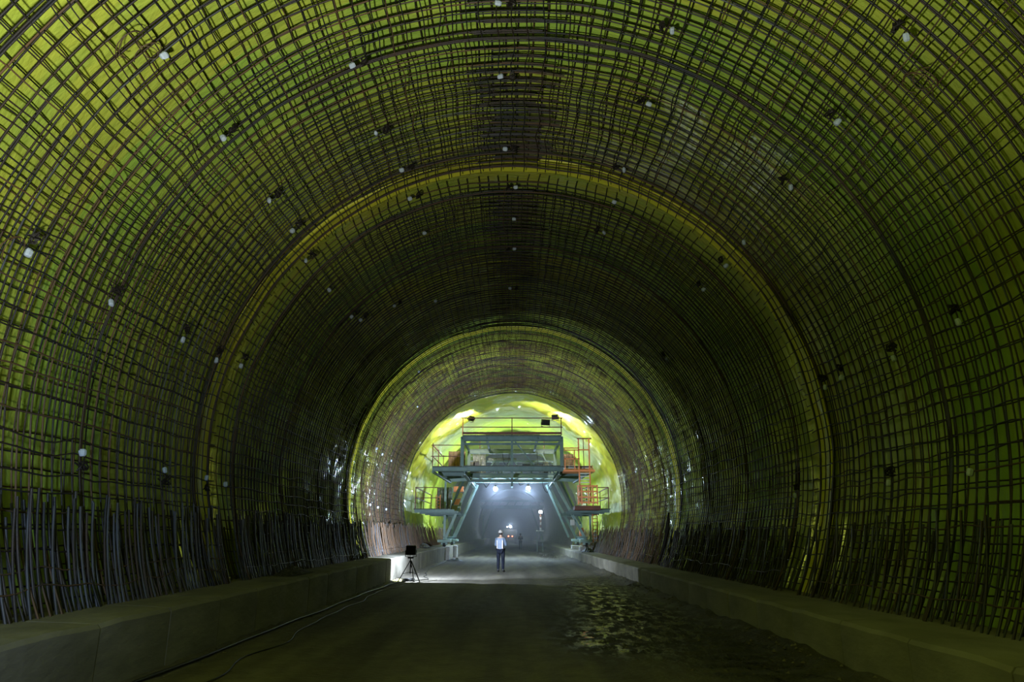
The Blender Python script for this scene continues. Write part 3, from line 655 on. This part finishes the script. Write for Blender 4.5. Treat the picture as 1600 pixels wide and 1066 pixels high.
heap('gear_pile', (4.6, 43.4, .58), .38, .8, .28, 'tarp', 'blue-grey gear pile on the right kerb at the gantry foot', 'pile', 9)
# dark sheet leaning in the bars on the right
th = np.array([FR + .02, FR + .12, FR + .22, FR + .33]); P = ring(th, 5.45, 0.)
V = []
for i, (a, wd) in enumerate(zip(P, (.10, .18, .28, .04))):
    for yy in (-wd, wd): V += [(a[0] - .25 * i / 3 * 0, 23.9 - .35 + i * .22 + yy, a[2]), (a[0] - .03, 23.9 - .35 + i * .22 + yy, a[2])]
F = []
for i in range(3):
    a = i * 4; F += [(a, a + 2, a + 6, a + 4), (a + 1, a + 5, a + 7, a + 3), (a, a + 4, a + 5, a + 1), (a + 2, a + 3, a + 7, a + 6)]
F += [(0, 1, 3, 2), (12, 14, 15, 13)]
tag(link('felt_offcut', V, F, 'felt'), 'dark strip of felt leaning against the right-hand bars at the kerb', 'felt')
# rubble at the foot of the right kerb
P = MB(); g = random.Random(12)
for _ in range(420):
    yy = g.uniform(5, 30); xx = 3.97 - abs(g.gauss(0, .22)) if g.random() < .7 else g.uniform(1.6, 3.9); s = g.uniform(.012, .045)
    if g.random() < .15: xx = -4.1 + abs(g.gauss(0, .12))
    ix = int(np.argmin(abs(xs - xx))); iy = int(np.argmin(abs(ys - yy))); zz = Z[iy, ix]
    V = [(xx + s * g.uniform(.6, 1.2) * a, yy + s * g.uniform(.6, 1.2) * b, zz + s * c * g.uniform(.5, .9)) for a, b, c in ((1, 0, 0), (0, 1, 0), (-1, 0, 0), (0, -1, 0), (0, 0, 1), (0, 0, -1))]
    P.add(V, [(0, 1, 4), (1, 2, 4), (2, 3, 4), (3, 0, 4), (1, 0, 5), (2, 1, 5), (3, 2, 5), (0, 3, 5)])
tag(P.build('rubble', 'stone'), 'small grey stones and crumbs along the foot of the kerbs', 'rubble', kind='stuff')

# ------------------------------------------------------------------ people
def skin_mesh(verts, edges, radii, sub=2):
    me = bpy.data.meshes.new('tmp'); me.from_pydata(verts, edges, []); o = bpy.data.objects.new('tmp', me); COL.objects.link(o)
    m = o.modifiers.new('s', 'SKIN'); m.use_smooth_shade = True
    for i, r in enumerate(radii):
        r = r if isinstance(r, tuple) else (r, r); me.skin_vertices[0].data[i].radius = r
    me.skin_vertices[0].data[0].use_root = True
    s = o.modifiers.new('u', 'SUBSURF'); s.levels = sub; s.render_levels = sub
    dg = bpy.context.evaluated_depsgraph_get(); dg.update(); ev = o.evaluated_get(dg); m2 = bpy.data.meshes.new_from_object(ev)
    V = [tuple(v.co) for v in m2.vertices]; F = [tuple(p.vertices) for p in m2.polygons]
    bpy.data.objects.remove(o); return V, F
def chain(pts, rad, sub=2):
    return skin_mesh(pts, [(i, i + 1) for i in range(len(pts) - 1)], rad, sub)
def person(loc, rz, label, top, legs, vest, helmet, stripe=False, sc=1.0):
    """facing +y; about 1.75 m tall"""
    root = tag(empty('person', loc, rz), label, 'person'); root.scale = (sc,) * 3
    J = dict(pel=(0, 0, .95), wai=(0, .0, 1.10), che=(0, -.01, 1.30), shm=(0, 0, 1.43), nek=(0, .01, 1.49), hd0=(0, .03, 1.56), hd1=(0, .025, 1.66), hd2=(0, .015, 1.71))
    hands = {}
    names = list(J); Vv = [J[n] for n in names]; E = [(i, i + 1) for i in range(7)]; Rr = [(.155, .11), (.14, .10), (.165, .11), (.12, .085), .056, .07, (.082, .095), .06]
    for s in (-1, 1):
        sh = (s * .175, 0, 1.405)
        el = (s * .25, -.02, 1.13) if s > 0 else (-.235, .02, 1.12)
        wr = (s * .17, .22, 1.16) if s > 0 else (-.13, .24, 1.17)
        i = len(Vv); Vv += [sh, el, wr]; Rr += [.066, .048, .033]; E += [(3, i), (i, i + 1), (i + 1, i + 2)]
        hands[s] = wr
        j = len(Vv); Vv += [(s * .10, 0, .90), (s * .105, .025, .50), (s * .115, -.01, .10), (s * .125, .10, .05), (s * .13, .16, .04)]; Rr += [.095, .066, .045, (.045, .035), (.038, .025)]
        E += [(0, j), (j, j + 1), (j + 1, j + 2), (j + 2, j + 3), (j + 3, j + 4)]
    V, F = skin_mesh(Vv, E, Rr, 2)
    B = MB().add(V, F)
    for s in (-1, 1):                                      # palms, four fingers and a thumb curled round a small pad
        w_ = np.array(hands[s]); d = np.array([-s * .75, .62, .12]); d /= np.linalg.norm(d); side = np.array([0, -.15, 1.0]); inn = np.cross(d, side) * s
        B.add(*chain([tuple(w_), tuple(w_ + d * .045), tuple(w_ + d * .085)], [(.026, .03), (.022, .04), (.018, .038)], 1))
        for k, L in enumerate((.062, .072, .068, .052)):
            b0 = w_ + d * .075 + side * (.027 - .018 * k)
            B.add(*chain([tuple(b0), tuple(b0 + d * L * .45), tuple(b0 + d * L * .75 - inn * .012), tuple(b0 + d * L * .9 - inn * .03)], [.009, .0085, .008, .007], 1))
        tb = w_ + d * .03 + side * .025
        B.add(*chain([tuple(tb), tuple(tb + d * .025 + side * .028), tuple(tb + d * .052 + side * .034)], [.011, .0095, .008], 1))
    # nose, ears
    B.lathe([(0, -.02), (.012, -.015), (.013, .0), (.006, .02), (0, .026)], (0, .118, 1.605), 8)
    for s in (-1, 1): B.lathe([(0, -.03), (.01, -.02), (.014, .0), (.012, .02), (0, .032)], (s * .083, .01, 1.62), 8, .8, 1.6)
    body = B.build('body', 'skin', root, True)
    for s in (-1, 1): MB().lathe([(0, -.007), (.008, -.004), (.009, 0), (.008, .004), (0, .007)], (s * .032, .104, 1.635), 8).build('eye', 'black', root)
    MB().lathe([(0, -.004), (.02, -.002), (.02, .002), (0, .004)], (0, .102, 1.565), 10, 1, .4).build('mouth', 'rust', root)
    # clothes: inflated shells over the same skeleton
    def shell_(idx, edges, grow, name, m, par=root):
        mp = {a: i for i, a in enumerate(idx)}
        V, F = skin_mesh([Vv[a] for a in idx], [(mp[a], mp[b]) for a, b in edges], [tuple(x + grow for x in (Rr[a] if isinstance(Rr[a], tuple) else (Rr[a],) * 2)) for a in idx], 2)
        return link(name, V, F, m, par, True)
    aL, aR = [8, 9, 10], [16, 17, 18]
    sl = [0, 1, 2, 3, 8, 9, 10, 16, 17, 18]
    jk = shell_(sl, [(0, 1), (1, 2), (2, 3), (3, 8), (8, 9), (9, 10), (3, 16), (16, 17), (17, 18)], .014, 'jacket', top)
    shell_([0, 11, 12, 13, 19, 20, 21], [(0, 11), (11, 12), (12, 13), (0, 19), (19, 20), (20, 21)], .014, 'trousers', legs)
    for s, a in ((-1, 13), (1, 21)):
        V, F = skin_mesh([(s * .115, -.015, .17), (s * .115, -.01, .07), (s * .125, .10, .05), (s * .13, .17, .045)], [(0, 1), (1, 2), (2, 3)], [.055, (.055, .055), (.052, .044), (.046, .036)], 2)
        V = [(x, y_, max(0.004, z)) for x, y_, z in V]; link('boot', V, F, 'boot', root, True)
    if vest:
        V, F = skin_mesh([(0, -.005, .90), (0, -.005, 1.1), (0, -.012, 1.28), (0, -.005, 1.40), (-.12, 0, 1.415), (.12, 0, 1.415)], [(0, 1), (1, 2), (2, 3), (3, 4), (3, 5)], [(.178, .13), (.175, .128), (.195, .14), (.15, .115), (.085, .085), (.085, .085)], 2)
        vs = link('vest', V, F, vest, root, True)
        for s in (-1, 1): MB().box((s * .12 - .012, -.150, 1.0), (s * .12 + .012, -.142, 1.34), .002).build('reflective_strip', 'reflect', vs)
    if stripe:
        MB().lathe([(.205, -.03), (.21, 0), (.205, .03)], (0, -.005, 1.33), 20, 1, .72).build('reflective_strip', 'reflect', jk, True)
    MB().lathe([(.080, -.10), (.090, -.06), (.095, -.02), (.1, .0)], (0, .005, 1.665), 16, .92, 1.0).build('hair', 'hair', root, True)
    hm = MB().lathe([(.0, .125), (.03, .122), (.07, .105), (.1, .065), (.112, .015), (.113, .0), (.105, .0)], (0, .012, 1.665), 20, .95, 1.12).build('helmet', helmet, root, True)
    MB().lathe([(.105, .0), (.135, -.006), (.137, .0), (.112, .012)], (0, .03, 1.667), 20, .92, 1.18).build('helmet_brim', helmet, hm, True)
    MB().bar((0, -.09, 1.745), (0, .11, 1.745), .02, .03).build('helmet_ridge', helmet, hm)
    return root
p1 = person((-.50, 31.4, .0), -.25, 'person in white helmet and pale vest seen from behind, hands in front', 'jacket', 'trouser', 'vest', 'helmet', sc=1.0)
ph = MB().box((-.045, -.006, -.07), (.045, .006, .07), .004).build('tablet', 'black', loc=(-.42, 31.70, 1.19)); ph.rotation_euler = (.5, 0, -.25)
tag(ph, 'small dark tablet held by the person in the pale vest', 'tablet')
person((.96, 80, .0), .3, 'person in dark clothes with a reflective chest stripe, far down the roadway', 'dark_jacket', 'trouser', None, 'dark_jacket', True, sc=.98)

# ------------------------------------------------------------------ far dump truck seen from behind
t = tag(empty('dump_truck', (-.3, 128, 0)), 'dark dump truck with white work light and red tail lamps, deepest in the tunnel', 'truck')
MB().box((-1.2, 0, 1.1), (1.2, 4.6, 2.5), .06).build('dump_bed', 'truckpaint', t)
MB().box((-1.1, 4.8, .9), (1.1, 6.8, 2.7), .1).build('cab', 'truckpaint', t)
MB().box((-.5, 0, .75), (.5, 6.6, 1.05), .02).build('chassis', 'black', t)
for x in (-1, 1):
    for yy in (.9, 2.2, 5.8): MB().cyl((x * .75, yy, .5), (x * 1.15, yy, .5), .5, 18).build('wheel', 'tyre', t)
    MB().box((x * .33 - .11, -.06, 1.25), (x * .33 + .11, 0, 1.43), .01).build('tail_lamp', 'tail', t)
MB().box((-.5, -.05, .7), (.5, 0, .9), .01).build('bumper', 'rust', t)
MB().cyl((.0, .1, 2.5), (.0, .1, 2.85), .04, 8).build('lamp_stalk', 'black', t)
MB().lathe([(0, -.2), (.2, -.12), (.24, .05), (.14, .2), (0, .22)], (0, 0, 3.0), 12).build('work_lamp', 'lamp', t, True)
MB().lathe([(0, -.1), (.1, -.05), (.1, .05), (0, .1)], (-.55, 0, 2.95), 12).build('work_lamp', 'lamp', t, True)

# ------------------------------------------------------------------ dust haze in the bore beyond the gantry
hm = bpy.data.materials.new('dust_haze'); hm.use_nodes = True; nt = hm.node_tree; nt.nodes.remove(nt.nodes['Principled BSDF'])
vs = nt.nodes.new('ShaderNodeVolumeScatter'); vs.inputs['Density'].default_value = .013; vs.inputs['Anisotropy'].default_value = .6; vs.inputs['Color'].default_value = (.85, .9, 1, 1)
nt.links.new(vs.outputs[0], nt.nodes['Material Output'].inputs['Volume'])
th = np.linspace(0, 2 * PI, 33)[:-1]
V = np.concatenate([ring(th, 5.6, 48.2), ring(th, 5.2, 250)]); V[:, 2] = np.maximum(V[:, 2], .12)
hz = link('haze', V, [tuple(range(32)), tuple(range(63, 31, -1))] + [(i + 32, (i + 1) % 32 + 32, (i + 1) % 32, i) for i in range(32)], hm)
tag(hz, 'bluish dust haze filling the bore beyond the gantry', 'haze', kind='stuff')
